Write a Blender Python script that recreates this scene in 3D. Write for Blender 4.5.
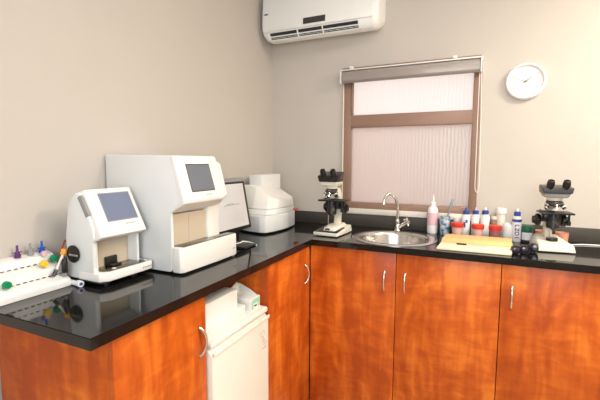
import bpy, bmesh, math, random
from mathutils import Vector, Matrix
random.seed(7)
PI = math.pi
for o in list(bpy.data.objects): bpy.data.objects.remove(o)
S = bpy.context.scene; C = S.collection

# ---------------------------------------------------------------- camera
YAW, PITCH, ROLL, F = 0.4366, -0.0980, 0.0032, 393.48
cd = bpy.data.cameras.new('camera'); cam = bpy.data.objects.new('camera', cd); C.objects.link(cam)
fw = Vector((-math.sin(YAW)*math.cos(PITCH), math.cos(YAW)*math.cos(PITCH), math.sin(PITCH)))
r0 = Vector((math.cos(YAW), math.sin(YAW), 0)); u0 = r0.cross(fw)
rr = math.cos(ROLL)*r0 + math.sin(ROLL)*u0; uu = -math.sin(ROLL)*r0 + math.cos(ROLL)*u0
m3 = Matrix((rr, uu, -fw)).transposed()
cam.matrix_world = Matrix.Translation((1.5137, -2.7354, 1.3637)) @ m3.to_4x4()
cd.sensor_fit = 'HORIZONTAL'; cd.sensor_width = 36; cd.lens = F*36/600; cd.clip_start = .02
S.camera = cam

# ---------------------------------------------------------------- world, light, exposure
w = bpy.data.worlds.new('sky'); S.world = w; w.use_nodes = True
bg = w.node_tree.nodes['Background']; bg.inputs[0].default_value = (1, .97, .95, 1); bg.inputs[1].default_value = 1.45
S.view_settings.view_transform = 'Standard'; S.view_settings.look = 'None'
S.view_settings.gamma = 1; S.view_settings.use_curve_mapping = False
S.view_settings.exposure = 0.28
def area(name, loc, rot, sx, sy, power, col):
    l = bpy.data.lights.new(name, 'AREA'); l.shape = 'RECTANGLE'; l.size = sx; l.size_y = sy
    l.energy = power; l.color = col
    o = bpy.data.objects.new(name, l); C.objects.link(o); o.location = loc; o.rotation_euler = rot
    return o
area('added_ceiling_fill', (1.95, -1.75, 2.66), (0, 0, 0), .9, .5, 21, (1, .97, .94))  # added overhead fill, its lamp is unseen
area('added_ceiling_fill', (3.0, -.95, 2.66), (0, 0, 0), .9, .5, 50, (1, .88, .68))  # added warm fill, brightens the right part of the back wall
area('added_rear_fill', (1.95, -4.22, 1.55), (math.radians(90), 0, 0), 1.9, 1.2, 40, (.90, .96, 1))  # added cool fill from behind the camera, for faces turned that way


# ---------------------------------------------------------------- materials
def mat(name, col, rough=.5, metal=0, spec=.5, emit=None, estr=0, noise=0, nscale=20, coat=0, trans=0, bump=0, bscale=200, ior=1.45):
    m = bpy.data.materials.new(name); m.use_nodes = True; nt = m.node_tree; b = nt.nodes['Principled BSDF']
    b.inputs['Base Color'].default_value = (*col, 1); b.inputs['Roughness'].default_value = rough
    b.inputs['Metallic'].default_value = metal; b.inputs['Specular IOR Level'].default_value = spec
    b.inputs['Coat Weight'].default_value = coat; b.inputs['Transmission Weight'].default_value = trans; b.inputs['IOR'].default_value = ior
    if emit: b.inputs['Emission Color'].default_value = (*emit, 1); b.inputs['Emission Strength'].default_value = estr
    tc = nt.nodes.new('ShaderNodeTexCoord')
    if noise:
        n = nt.nodes.new('ShaderNodeTexNoise'); n.inputs['Scale'].default_value = nscale; n.inputs['Detail'].default_value = 5
        nt.links.new(tc.outputs['Object'], n.inputs['Vector'])
        mx = nt.nodes.new('ShaderNodeMix'); mx.data_type = 'RGBA'
        mx.inputs[6].default_value = (*[c*(1-noise) for c in col], 1); mx.inputs[7].default_value = (*[min(1, c*(1+noise)) for c in col], 1)
        nt.links.new(n.outputs['Fac'], mx.inputs[0]); nt.links.new(mx.outputs[2], b.inputs['Base Color'])
    if bump:
        n2 = nt.nodes.new('ShaderNodeTexNoise'); n2.inputs['Scale'].default_value = bscale
        nt.links.new(tc.outputs['Object'], n2.inputs['Vector'])
        bp = nt.nodes.new('ShaderNodeBump'); bp.inputs['Strength'].default_value = bump; bp.inputs['Distance'].default_value = .002
        nt.links.new(n2.outputs['Fac'], bp.inputs['Height']); nt.links.new(bp.outputs['Normal'], b.inputs['Normal'])
    return m
M = {}
M['wall'] = mat('wall_paint', (.578, .536, .492), .75, noise=.03, nscale=3, bump=.15, bscale=160)
M['ceiling'] = mat('ceiling_paint', (.8, .78, .74), .8, noise=.02)
M['floor'] = mat('floor_tile', (.5, .44, .36), .35, noise=.1, nscale=4)
M['sill'] = mat('sill_paint', (.78, .74, .66), .5, noise=.03)
M['ac'] = mat('ac_white_plastic', (.90, .915, .91), .35, noise=.01, coat=.2)
M['machine'] = mat('machine_white', (.80, .82, .82), .38, noise=.015)
M['machine_cream'] = mat('machine_cream_front', (.86, .85, .82), .35, noise=.015)
M['beige'] = mat('beige_panel', (.58, .50, .39), .5, noise=.03)
M['black'] = mat('black_plastic', (.014, .013, .013), .35, noise=.1)
M['darkgrey'] = mat('dark_grey_plastic', (.05, .05, .052), .4, noise=.1)
M['grey'] = mat('grey_plastic', (.30, .30, .31), .45, noise=.05)
M['steel'] = mat('stainless_steel', (.62, .60, .58), .24, 1, noise=.06, nscale=12)
M['chrome'] = mat('chrome', (.78, .77, .75), .12, 1, noise=.03)
M['handle'] = mat('satin_nickel', (.72, .70, .66), .25, 1, noise=.03)
M['fridge'] = mat('fridge_enamel', (.85, .82, .75), .35, noise=.015)
M['card'] = mat('white_card', (.82, .82, .80), .7, noise=.02)
M['frame'] = mat('window_frame_brown', (.30, .185, .14), .4, noise=.05)
M['blind'] = mat('blind_taupe', (.34, .30, .28), .3, noise=.03, coat=.3)
M['white'] = mat('white_plastic', (.85, .85, .84), .35, noise=.01)
M['cream'] = mat('cream_enamel', (.80, .76, .66), .3, noise=.02)
M['board'] = mat('cream_board', (.84, .75, .55), .45, noise=.04, nscale=15)
M['ply'] = mat('yellow_wood', (.80, .52, .22), .5, noise=.14, nscale=22)
M['red'] = mat('red_lid', (.68, .05, .03), .35, noise=.05)
M['pinkpot'] = mat('pink_tinted_plastic', (.82, .50, .44), .3, noise=.08)
M['winepot'] = mat('wine_tinted_plastic', (.42, .16, .18), .3, noise=.15, nscale=60)
M['blue'] = mat('blue_cap', (.03, .07, .33), .35, noise=.05)
M['tubeblue'] = mat('bright_blue_cap', (.01, .10, .50), .35, noise=.05)
M['purple'] = mat('purple_cap', (.12, .04, .16), .4, noise=.05)
M['green'] = mat('green_cap', (.0, .26, .10), .4, noise=.05)
M['darkgreen'] = mat('dark_green_lid', (.01, .13, .07), .4, noise=.05)
M['yellow'] = mat('yellow_cap', (.85, .58, .04), .4, noise=.05)
M['orange'] = mat('orange_cap', (.85, .38, .05), .4, noise=.05)
M['redwire'] = mat('red_cable', (.5, .07, .03), .45, noise=.05)
M['pink'] = mat('pink_label', (.78, .50, .58), .5, noise=.15, nscale=60)
M['label'] = mat('pale_label', (.80, .82, .88), .5, noise=.02)
M['purpletxt'] = mat('purple_print', (.14, .06, .25), .5, noise=.05)
M['bluetxt'] = mat('navy_print', (.05, .08, .25), .5, noise=.05)
M['greytxt'] = mat('grey_print', (.38, .38, .40), .5, noise=.05)
M['palegrn'] = mat('pale_green_print', (.35, .62, .46), .6, noise=.1)
M['rosepot'] = mat('rose_plastic', (.70, .34, .24), .35, noise=.05)
M['clearglass'] = mat('jar_glass', (.9, .93, .92), .05, trans=1, ior=1.3, noise=.01)
M['lens'] = mat('coated_lens', (.03, .02, .04), .06, noise=.2, nscale=40, coat=1)
M['faint'] = mat('faint_grey_print', (.58, .55, .50), .5, noise=.05)
M['slot'] = mat('slot_dark', (.03, .03, .035), .6, noise=.1)

def wood():
    m = bpy.data.materials.new('cherry_laminate'); m.use_nodes = True; nt = m.node_tree; b = nt.nodes['Principled BSDF']; L = nt.links
    g = nt.nodes.new('ShaderNodeNewGeometry')
    def nz(sc, s, d, dist=0):
        mp = nt.nodes.new('ShaderNodeMapping'); mp.inputs['Scale'].default_value = sc; L.new(g.outputs['Position'], mp.inputs['Vector'])
        n = nt.nodes.new('ShaderNodeTexNoise'); n.inputs['Scale'].default_value = s; n.inputs['Detail'].default_value = d; n.inputs['Distortion'].default_value = dist
        L.new(mp.outputs[0], n.inputs['Vector']); return n
    a = nz((1, 1, .45), 5, 4, 1.5); c = nz((1, 1, .12), 16, 5, .4); d = nz((.35, .35, 1), 22, 4, .8)
    ma = nt.nodes.new('ShaderNodeMath'); ma.operation = 'MULTIPLY_ADD'; ma.inputs[1].default_value = .45
    L.new(c.outputs['Fac'], ma.inputs[0])
    mb = nt.nodes.new('ShaderNodeMath'); mb.operation = 'MULTIPLY'; mb.inputs[1].default_value = .55; L.new(a.outputs['Fac'], mb.inputs[0]); L.new(mb.outputs[0], ma.inputs[2])
    mc = nt.nodes.new('ShaderNodeMath'); mc.operation = 'MULTIPLY_ADD'; mc.inputs[1].default_value = .25; L.new(d.outputs['Fac'], mc.inputs[0]); L.new(ma.outputs[0], mc.inputs[2])
    cr = nt.nodes.new('ShaderNodeValToRGB'); e = cr.color_ramp.elements
    e[0].position = .52; e[0].color = (.42, .068, .007, 1); e[1].position = .76; e[1].color = (.76, .20, .024, 1)
    x = cr.color_ramp.elements.new(.63); x.color = (.56, .110, .011, 1)
    L.new(mc.outputs[0], cr.inputs[0]); L.new(cr.outputs[0], b.inputs['Base Color'])
    b.inputs['Roughness'].default_value = .34; b.inputs['Specular IOR Level'].default_value = .28
    return m
M['wood'] = wood()
def granite():
    m = bpy.data.materials.new('black_granite'); m.use_nodes = True; nt = m.node_tree; b = nt.nodes['Principled BSDF']; L = nt.links
    g = nt.nodes.new('ShaderNodeNewGeometry'); v = nt.nodes.new('ShaderNodeTexVoronoi'); v.inputs['Scale'].default_value = 420
    L.new(g.outputs['Position'], v.inputs['Vector'])
    cr = nt.nodes.new('ShaderNodeValToRGB'); cr.color_ramp.elements[0].color = (.022, .020, .017, 1); cr.color_ramp.elements[1].color = (.010, .009, .008, 1); cr.color_ramp.elements[1].position = .35
    L.new(v.outputs['Distance'], cr.inputs[0]); L.new(cr.outputs[0], b.inputs['Base Color'])
    b.inputs['Roughness'].default_value = .06; b.inputs['Specular IOR Level'].default_value = .36
    return m
M['granite'] = granite()
M['splash_lit'] = mat('granite_lit_tone', (.065, .058, .050), .3, noise=.15, nscale=120)  # same stone as the worktop, frontal light put into a lighter colour
M['darksteel'] = mat('dark_polished_steel', (.22, .20, .18), .15, 1, noise=.05)
def screen(name, c1, c2):
    m = bpy.data.materials.new(name); m.use_nodes = True; nt = m.node_tree; b = nt.nodes['Principled BSDF']; L = nt.links
    tc = nt.nodes.new('ShaderNodeTexCoord'); n = nt.nodes.new('ShaderNodeTexNoise'); n.inputs['Scale'].default_value = 3; L.new(tc.outputs['Object'], n.inputs['Vector'])
    mx = nt.nodes.new('ShaderNodeMix'); mx.data_type = 'RGBA'; mx.inputs[6].default_value = (*c1, 1); mx.inputs[7].default_value = (*c2, 1); L.new(n.outputs['Fac'], mx.inputs[0])
    b.inputs['Base Color'].default_value = (.02, .02, .022, 1); b.inputs['Roughness'].default_value = .15
    L.new(mx.outputs[2], b.inputs['Emission Color']); b.inputs['Emission Strength'].default_value = 1
    return m
M['lcd'] = screen('grey_blue_lcd', (.15, .17, .25), (.20, .22, .30))
M['lcd2'] = screen('grey_lcd', (.13, .13, .14), (.20, .20, .21))
M['lcd3'] = screen('desktop_screen', (.50, .41, .33), (.72, .66, .60))
def frost():
    m = bpy.data.materials.new('ribbed_frosted_glass'); m.use_nodes = True; nt = m.node_tree; L = nt.links
    out = nt.nodes['Material Output']; nt.nodes.remove(nt.nodes['Principled BSDF'])
    tr = nt.nodes.new('ShaderNodeBsdfTranslucent'); tr.inputs[0].default_value = (.93, .88, .86, 1)
    rf = nt.nodes.new('ShaderNodeBsdfRefraction'); rf.inputs['Roughness'].default_value = .45; rf.inputs['IOR'].default_value = 1.02; rf.inputs[0].default_value = (.95, .93, .92, 1)
    gl = nt.nodes.new('ShaderNodeBsdfGlossy'); gl.inputs['Roughness'].default_value = .3
    g = nt.nodes.new('ShaderNodeNewGeometry')
    wv = nt.nodes.new('ShaderNodeTexWave'); wv.inputs['Scale'].default_value = 14; wv.inputs['Distortion'].default_value = 2.5; wv.inputs['Detail'].default_value = 1; wv.bands_direction = 'X'
    L.new(g.outputs['Position'], wv.inputs['Vector'])
    bp = nt.nodes.new('ShaderNodeBump'); bp.inputs['Strength'].default_value = .12; bp.inputs['Distance'].default_value = .004
    L.new(wv.outputs['Fac'], bp.inputs['Height'])
    for s in (tr, rf, gl): L.new(bp.outputs[0], s.inputs['Normal'])
    a = nt.nodes.new('ShaderNodeMixShader'); a.inputs[0].default_value = .55; L.new(tr.outputs[0], a.inputs[1]); L.new(rf.outputs[0], a.inputs[2])
    c = nt.nodes.new('ShaderNodeMixShader'); c.inputs[0].default_value = .05; L.new(a.outputs[0], c.inputs[1]); L.new(gl.outputs[0], c.inputs[2])
    L.new(c.outputs[0], out.inputs[0]); return m
M['frost'] = frost()
def brick():
    m = bpy.data.materials.new('garden_brick'); m.use_nodes = True; nt = m.node_tree; b = nt.nodes['Principled BSDF']
    tc = nt.nodes.new('ShaderNodeTexCoord'); t = nt.nodes.new('ShaderNodeTexBrick'); t.inputs['Scale'].default_value = 4
    t.inputs['Color1'].default_value = (.66, .50, .42, 1); t.inputs['Color2'].default_value = (.60, .44, .36, 1); t.inputs['Mortar'].default_value = (.6, .5, .42, 1)
    mp = nt.nodes.new('ShaderNodeMapping'); mp.inputs['Rotation'].default_value = (PI/2, 0, 0)
    nt.links.new(tc.outputs['Object'], mp.inputs[0]); nt.links.new(mp.outputs[0], t.inputs['Vector']); nt.links.new(t.outputs[0], b.inputs['Base Color']); return m
M['brick'] = brick()
def floral():
    m = mat('blue_patterned_foil', (.5, .6, .7), .35); nt = m.node_tree; b = nt.nodes['Principled BSDF']
    tc = nt.nodes.new('ShaderNodeTexCoord'); n = nt.nodes.new('ShaderNodeTexNoise'); n.inputs['Scale'].default_value = 38; nt.links.new(tc.outputs['Object'], n.inputs['Vector'])
    cr = nt.nodes.new('ShaderNodeValToRGB'); cr.color_ramp.elements[0].position = .42; cr.color_ramp.elements[0].color = (.05, .17, .33, 1); cr.color_ramp.elements[1].position = .58; cr.color_ramp.elements[1].color = (.62, .68, .72, 1)
    nt.links.new(n.outputs['Fac'], cr.inputs[0]); nt.links.new(cr.outputs[0], b.inputs['Base Color']); return m
M['floral'] = floral()

# ---------------------------------------------------------------- mesh helpers
class MB:
    def __init__(s): s.bm = bmesh.new()
    def _fin(s, geom, mtx):
        if mtx is not None: bmesh.ops.transform(s.bm, matrix=mtx, verts=[v for v in geom if v.is_valid])
    def box(s, x0, x1, y0, y1, z0, z1, bev=0, seg=2, mtx=None):
        r = bmesh.ops.create_cube(s.bm, size=1); vs = r['verts']
        for v in vs:
            v.co = Vector(((x0+x1)/2+v.co.x*(x1-x0), (y0+y1)/2+v.co.y*(y1-y0), (z0+z1)/2+v.co.z*(z1-z0)))
        if mtx is not None: bmesh.ops.transform(s.bm, matrix=mtx, verts=vs)
        if bev:
            es = list({e for v in vs for e in v.link_edges})
            bmesh.ops.bevel(s.bm, geom=es, offset=bev, segments=seg, affect='EDGES', profile=.5)
        return s
    def prism(s, pts, axis, a, b, bev=0, seg=2, mtx=None):
        """closed profile extruded along an axis ('x': pts=(y,z), 'y': pts=(x,z), 'z': pts=(x,y))"""
        def P(p, t): return {'x': (t, p[0], p[1]), 'y': (p[0], t, p[1]), 'z': (p[0], p[1], t)}[axis]
        A = [s.bm.verts.new(P(p, a)) for p in pts]; B = [s.bm.verts.new(P(p, b)) for p in pts]; n = len(pts)
        fs = [s.bm.faces.new(A), s.bm.faces.new(B[::-1])]
        for i in range(n): fs.append(s.bm.faces.new((A[i], B[i], B[(i+1) % n], A[(i+1) % n])))
        bmesh.ops.recalc_face_normals(s.bm, faces=fs)
        if mtx is not None: bmesh.ops.transform(s.bm, matrix=mtx, verts=A+B)
        if bev:
            es = list({e for f in fs for e in f.edges})
            bmesh.ops.bevel(s.bm, geom=es, offset=bev, segments=seg, affect='EDGES', profile=.5, clamp_overlap=True)
        return s
    def hexa(s, v8, bev=0, seg=3):
        """v8: bottom 4 then top 4, both in the same turning order"""
        V = [s.bm.verts.new(p) for p in v8]
        fs = [s.bm.faces.new([V[i] for i in q]) for q in ((3, 2, 1, 0), (4, 5, 6, 7), (0, 1, 5, 4), (1, 2, 6, 5), (2, 3, 7, 6), (3, 0, 4, 7))]
        bmesh.ops.recalc_face_normals(s.bm, faces=fs)
        if bev:
            es = list({e for f in fs for e in f.edges}); bmesh.ops.bevel(s.bm, geom=es, offset=bev, segments=seg, affect='EDGES', profile=.5)
        return s
    def lathe(s, prof, loc=(0, 0, 0), n=24, rot=None, mtx=None):
        """prof: (radius, z) from bottom to top, capped where radius is 0"""
        T = Matrix.Translation(loc) @ (rot.to_4x4() if rot is not None else Matrix())
        if mtx is not None: T = mtx @ T
        rings = []
        for r, z in prof:
            if r <= 1e-6: rings.append([s.bm.verts.new(T @ Vector((0, 0, z)))])
            else: rings.append([s.bm.verts.new(T @ Vector((r*math.cos(2*PI*i/n), r*math.sin(2*PI*i/n), z))) for i in range(n)])
        fs = []
        for a, b in zip(rings, rings[1:]):
            for i in range(n):
                j = (i+1) % n
                if len(a) == 1 and len(b) == 1: continue
                if len(a) == 1: fs.append(s.bm.faces.new((a[0], b[j], b[i])))
                elif len(b) == 1: fs.append(s.bm.faces.new((a[i], a[j], b[0])))
                else: fs.append(s.bm.faces.new((a[i], a[j], b[j], b[i])))
        bmesh.ops.recalc_face_normals(s.bm, faces=fs)
        return s
    def cyl(s, p0, p1, r0, r1=None, n=20, bev=.0):
        p0 = Vector(p0); p1 = Vector(p1); d = p1-p0; L = d.length; r1 = r0 if r1 is None else r1
        q = Vector((0, 0, 1)).rotation_difference(d).to_matrix()
        pr = [(0, 0), (r0-bev, 0)] + ([(r0, bev)] if bev else []) + ([(r1, L-bev)] if bev else []) + [(r1-bev, L), (0, L)]
        return s.lathe(pr, p0, n, q)
    def tube(s, pts, r, n=8):
        pts = [Vector(p) for p in pts]; rings = []
        rs = r if isinstance(r, (list, tuple)) else [r]*len(pts)
        up = Vector((0, 0, 1)); fs = []; prev = None
        for i, p in enumerate(pts):
            d = (pts[min(i+1, len(pts)-1)]-pts[max(i-1, 0)]).normalized()
            if prev is None:
                a = d.cross(up if abs(d.z) < .9 else Vector((1, 0, 0))).normalized()
            else: a = (prev-d*prev.dot(d)).normalized()
            prev = a; b = d.cross(a)
            rings.append([s.bm.verts.new(p+(a*math.cos(2*PI*k/n)+b*math.sin(2*PI*k/n))*rs[i]) for k in range(n)])
        for A, B in zip(rings, rings[1:]):
            for k in range(n): fs.append(s.bm.faces.new((A[k], A[(k+1) % n], B[(k+1) % n], B[k])))
        fs.append(s.bm.faces.new(rings[0][::-1])); fs.append(s.bm.faces.new(rings[-1]))
        bmesh.ops.recalc_face_normals(s.bm, faces=fs); return s
    def build(s, name, m, parent=None, smooth=40):
        me = bpy.data.meshes.new(name); s.bm.to_mesh(me); s.bm.free()
        me.materials.append(M[m] if isinstance(m, str) else m)
        if smooth:
            for p in me.polygons: p.use_smooth = True
            me.set_sharp_from_angle(angle=math.radians(smooth))
        o = bpy.data.objects.new(name, me); C.objects.link(o)
        if parent is not None: o.parent = parent; o.matrix_parent_inverse = wm(parent).inverted()
        return o
def wm(o):
    if o.parent is None: return o.matrix_basis.copy()
    return wm(o.parent) @ o.matrix_parent_inverse @ o.matrix_basis
def spline(pts, k=8):
    P = [Vector(p) for p in pts]; P = [2*P[0]-P[1]]+P+[2*P[-1]-P[-2]]; out = []
    for i in range(1, len(P)-2):
        for j in range(k):
            t = j/k; a, b, c, d = P[i-1:i+3]
            out.append(.5*((2*b)+(c-a)*t+(2*a-5*b+4*c-d)*t*t+(3*b-a-3*c+d)*t**3))
    out.append(P[-2]); return out
def tag(o, label, cat, group=None):
    o['label'] = label; o['category'] = cat
    if group: o['group'] = group
    return o
def thing(name, label, cat, loc=(0, 0, 0), rz=0, group=None):
    o = bpy.data.objects.new(name, None); C.objects.link(o); o.location = loc; o.rotation_euler = (0, 0, rz)
    o.matrix_basis = Matrix.Translation(loc) @ Matrix.Rotation(rz, 4, 'Z'); o.empty_display_size = .05
    return tag(o, label, cat, group)
def local(parent, mb, name, m, smooth=40):
    """geometry given in the parent's own coordinates"""
    o = mb.build(name, m, None, smooth); o.parent = parent; return o
def struct(o): o['kind'] = 'structure'; return o
def text(name, body, size, m, parent, mtx, extrude=.0004, bold=0):
    cu = bpy.data.curves.new(name, 'FONT'); cu.body = body; cu.size = size; cu.extrude = extrude; cu.offset = bold
    cu.align_x = 'CENTER'; cu.align_y = 'CENTER'
    to = bpy.data.objects.new('tmp', cu); C.objects.link(to)
    bpy.context.view_layer.update()
    me = bpy.data.meshes.new_from_object(to.evaluated_get(bpy.context.evaluated_depsgraph_get()))
    bpy.data.objects.remove(to); me.transform(mtx); me.materials.clear(); me.materials.append(M[m]); me.name = name
    o = bpy.data.objects.new(name, me); C.objects.link(o)
    if parent is not None: o.parent = parent; o.matrix_parent_inverse = wm(parent).inverted()
    return o
def basis(o, x, y):
    x = Vector(x).normalized(); y = Vector(y).normalized(); z = x.cross(y)
    return Matrix.Translation(o) @ Matrix((x, y, z)).transposed().to_4x4()

def marks(name, m, parent, mtx, w, h, n):
    b = MB(); rs = random.Random(n); x = -w/2
    for i in range(n):
        ww = w/n*rs.uniform(.6, .8); b.box(x, x+ww, -h/2*rs.uniform(.6, 1), h/2*rs.uniform(.6, 1), 0, .0002, 0, 2, mtx); x += w/n
    return b.build(name, m, parent, 0)

# ---------------------------------------------------------------- the room
RX, RY, H, FZ = 3.5, -4.3, 2.75, -.24
struct(MB().box(-.15, RX+.15, RY-.15, .15, FZ-.1, FZ).build('floor', 'floor'))
struct(MB().box(-.15, RX+.15, RY-.15, .15, H, H+.1).build('ceiling', 'ceiling'))
struct(MB().box(-.15, 0, RY-.15, .15, FZ, H).build('wall_left', 'wall'))
WX0, WX1, WZ0, WZ1 = .572, 1.478, 1.028, 1.985
b = MB(); b.box(0, WX0, 0, .15, FZ, H); b.box(WX1, RX, 0, .15, FZ, H); b.box(WX0, WX1, 0, .15, FZ, WZ0); b.box(WX0, WX1, 0, .15, WZ1, H)
struct(b.build('wall_back', 'wall'))
struct(MB().box(RX, RX+.15, RY-.15, .15, FZ, H).build('wall_right', 'wall'))
b = MB(); b.box(-.15, 1.0, RY-.15, RY, FZ, H); b.box(2.9, RX+.15, RY-.15, RY, FZ, H); b.box(1.0, 2.9, RY-.15, RY, FZ, .95); b.box(1.0, 2.9, RY-.15, RY, 2.15, H)
struct(b.build('wall_front', 'wall'))
struct(MB().box(-8, 9, .15, 6, -.45, -.3).build('trim_garden_ground', 'brick'))
struct(MB().box(-2, 4.5, 1.7, 1.85, -.3, 1.75).build('trim_added_garden_wall', 'brick'))  # unseen wall, added to shade the lower pane and tint it pink
struct(MB().box(WX0-.01, WX1+.03, -.022, .0, .990, WZ0, .003).build('trim_window_sill', 'sill'))
# window
wn = struct(MB().box(WX0, .637, -.004, .05, WZ0, WZ1, .004).box(1.43, WX1, -.004, .05, WZ0, WZ1, .004)
            .box(.635, 1.432, -.004, .05, WZ0, 1.073, .004).box(.635, 1.432, -.004, .05, 1.94, WZ1, .004)
            .box(.635, 1.432, -.004, .05, 1.604, 1.69, .004).build('window_1', 'frame'))
for nm, z0, z1 in (('lower', 1.073, 1.604), ('upper', 1.69, 1.94)):
    MB().box(.637, 1.43, .018, .023, z0, z1).build('pane', 'frost', wn)
MB().box(.640, .652, -.009, .016, 1.692, 1.93, .002).build('glazing_bead', 'frame', wn)
w2 = struct(MB().box(1.0, 1.05, RY-.07, RY-.02, .95, 2.15).box(2.85, 2.9, RY-.07, RY-.02, .95, 2.15).box(1.05, 2.85, RY-.07, RY-.02, .95, 1.0)
            .box(1.05, 2.85, RY-.07, RY-.02, 2.1, 2.15).build('window_added', 'frame'))  # unseen window, added to go with the rear fill light
MB().box(1.05, 2.85, RY-.05, RY-.045, 1.0, 2.1).build('pane', 'frost', w2)
# unseen ceiling lamps, added out of frame to light the room
for x, y, wh in ((1.95, -1.75, 'left of the other, in the middle of the room'), (3.0, -.95, 'at the right hand side of the room')):
    t = thing('added_ceiling_light', 'added, unseen white rectangular ceiling lamp '+wh, 'ceiling lamp', (x, y, H), 0, 'added ceiling lamps')
    MB().box(x-.47, x+.47, y-.28, y+.28, H-.075, H-.0005, .004).build('housing', 'white', t)

# ---------------------------------------------------------------- worktop with backsplash
CT, TH, D, D2, L0, XR = .9, .034, .6, .6086, -2.072, 2.7
SX, SY, SR = 1.032, -.350, .232
bm = bmesh.new()
out = [(.001, L0), (D, L0), (D, -D2), (XR, -D2), (XR, -.001), (.001, -.001)]
ov = [bm.verts.new((x, y, CT-TH)) for x, y in out]; n = 48
hv = [bm.verts.new((SX+SR*math.cos(2*PI*i/n), SY+SR*math.sin(2*PI*i/n), CT-TH)) for i in range(n)]
es = [bm.edges.new((ov[i], ov[(i+1) % 6])) for i in range(6)]+[bm.edges.new((hv[i], hv[(i+1) % n])) for i in range(n)]
bmesh.ops.triangle_fill(bm, use_beauty=True, edges=es)
r = bmesh.ops.extrude_face_region(bm, geom=bm.faces[:])
bmesh.ops.translate(bm, verts=[v for v in r['geom'] if isinstance(v, bmesh.types.BMVert)], vec=(0, 0, TH))
bmesh.ops.recalc_face_normals(bm, faces=bm.faces[:])
te = [e for e in bm.edges if e.is_boundary is False and abs(e.verts[0].co.z-CT) < 1e-5 and abs(e.verts[1].co.z-CT) < 1e-5 and len(e.link_faces) == 2 and e.calc_face_angle() > 1]
bmesh.ops.bevel(bm, geom=te, offset=.002, segments=2, affect='EDGES')
q = MB(); q.bm.free(); q.bm = bm
ct = q.build('worktop', 'granite', None, 30)
tag(ct, 'L-shaped polished black granite worktop along both walls', 'worktop')
tag(MB().box(.001, XR, -.020, -.0008, CT+.0002, .9864, .002).build('backsplash', 'splash_lit'), 'low black granite upstand along the foot of the window wall', 'backsplash')

# ---------------------------------------------------------------- cabinets
def bow_handle(parent, side, x, y, z, lean=0):
    """satin bow handle; side 'x' sits on a +x face, side 'y' on a -y face; z is the middle"""
    pts = []
    for i in range(15):
        t = -1+2*i/14; out = .021*(1-t*t)**.6; zz = z+t*.055; la = lean*(1-t*t)*.014
        pts.append((x+out, y+la, zz) if side == 'x' else (x+la, y-out, zz))
    rs = [.0065 if i in (0, 14) else .0048+.0015*abs(-1+2*i/14) for i in range(15)]
    o = MB().tube(pts, rs, 10).build('handle', 'handle', parent, 60); return o
def carcass(x0, x1, y0, y1, front, z0=-.15, z1=.865):
    b = MB(); t = .016
    b.box(x0, x1, y0, y1, z0, z0+t)
    if front == 'y':
        b.box(x0, x0+t, y0, y1, z0+t, z1); b.box(x1-t, x1, y0, y1, z0+t, z1); b.box(x0+t, x1-t, y1-t, y1, z0+t, z1)
        b.box(x0+t, x1-t, y0, y0+t, z1-.06, z1)
        b.box(x0+.001, x1-.001, y0+.05, y0+.066, FZ+.001, z0)
    else:
        b.box(x0, x1, y0, y0+t, z0+t, z1); b.box(x0, x1, y1-t, y1, z0+t, z1); b.box(x0, x0+t, y0+t, y1-t, z0+t, z1)
        b.box(x1-t, x1, y0+t, y1-t, z1-.06, z1)
        b.box(x1-.066, x1-.05, y0+.001, y1-.001, FZ+.001, z0)
    return b
FY = -.5886  # door face on the back run
def back_unit(x0, x1, doors, label):
    t = thing('base_cabinet', label, 'cabinet', ((x0+x1)/2, FY, 0), 0)
    carcass(x0+.0005, x1-.0005, FY+.020, -.012, 'y').build('body', 'wood', t)
    for a, c, hx in doors:
        d = MB().box(a+.0016, c-.0016, FY, FY+.018, -.145, .860, .0015).build('door', 'wood', t)
        bow_handle(d, 'y', hx, FY-.001, .699)
    return t
back_unit(.604, 1.6135, ((.583, 1.0974, 1.035), (1.0974, 1.6135, 1.147)), 'cherry wood sink cabinet with two doors under the steel sink')
back_unit(1.6145, 2.66, ((1.6145, 2.135, 1.663), (2.135, 2.66, 2.60)), 'cherry wood cabinet right of the sink cabinet, under the right microscope')
# left run
FX = .58
t = thing('base_cabinet', 'cherry wood end cabinet under the small analyser, left of the fridge', 'cabinet', (FX, -1.8, 0))
carcass(.012, FX-.020, -1.972, -1.5785, 'x').build('body', 'wood', t)
MB().box(.010, FX-.0190, -1.990, -1.9725, FZ+.002, .8655, .001).build('end_panel', 'wood', t)
d = MB().box(FX-.0185, FX, -1.990, -1.5785, -.145, .860, .0015).build('door', 'wood', t)
bow_handle(d, 'x', FX+.001, -1.617, .693, 1)
t = thing('base_cabinet', 'cherry wood corner cabinet with one door, right of the white fridge', 'cabinet', (FX, -.8, 0))
carcass(.012, FX-.020, -1.085, -.602, 'x').build('body', 'wood', t)
MB().box(.010, FX+.001, -1.104, -1.0855, FZ+.002, .8655, .001).build('side_panel', 'wood', t)
d = MB().box(FX-.0185, FX, -1.0835, -.5915, -.145, .860, .0015).build('door', 'wood', t)
bow_handle(d, 'x', FX+.001, -.665, .700, 1)
MB().cyl((.50, -1.1045, .815), (.50, -1.1065, .815), .006).build('panel_fitting', 'grey', t)

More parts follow.
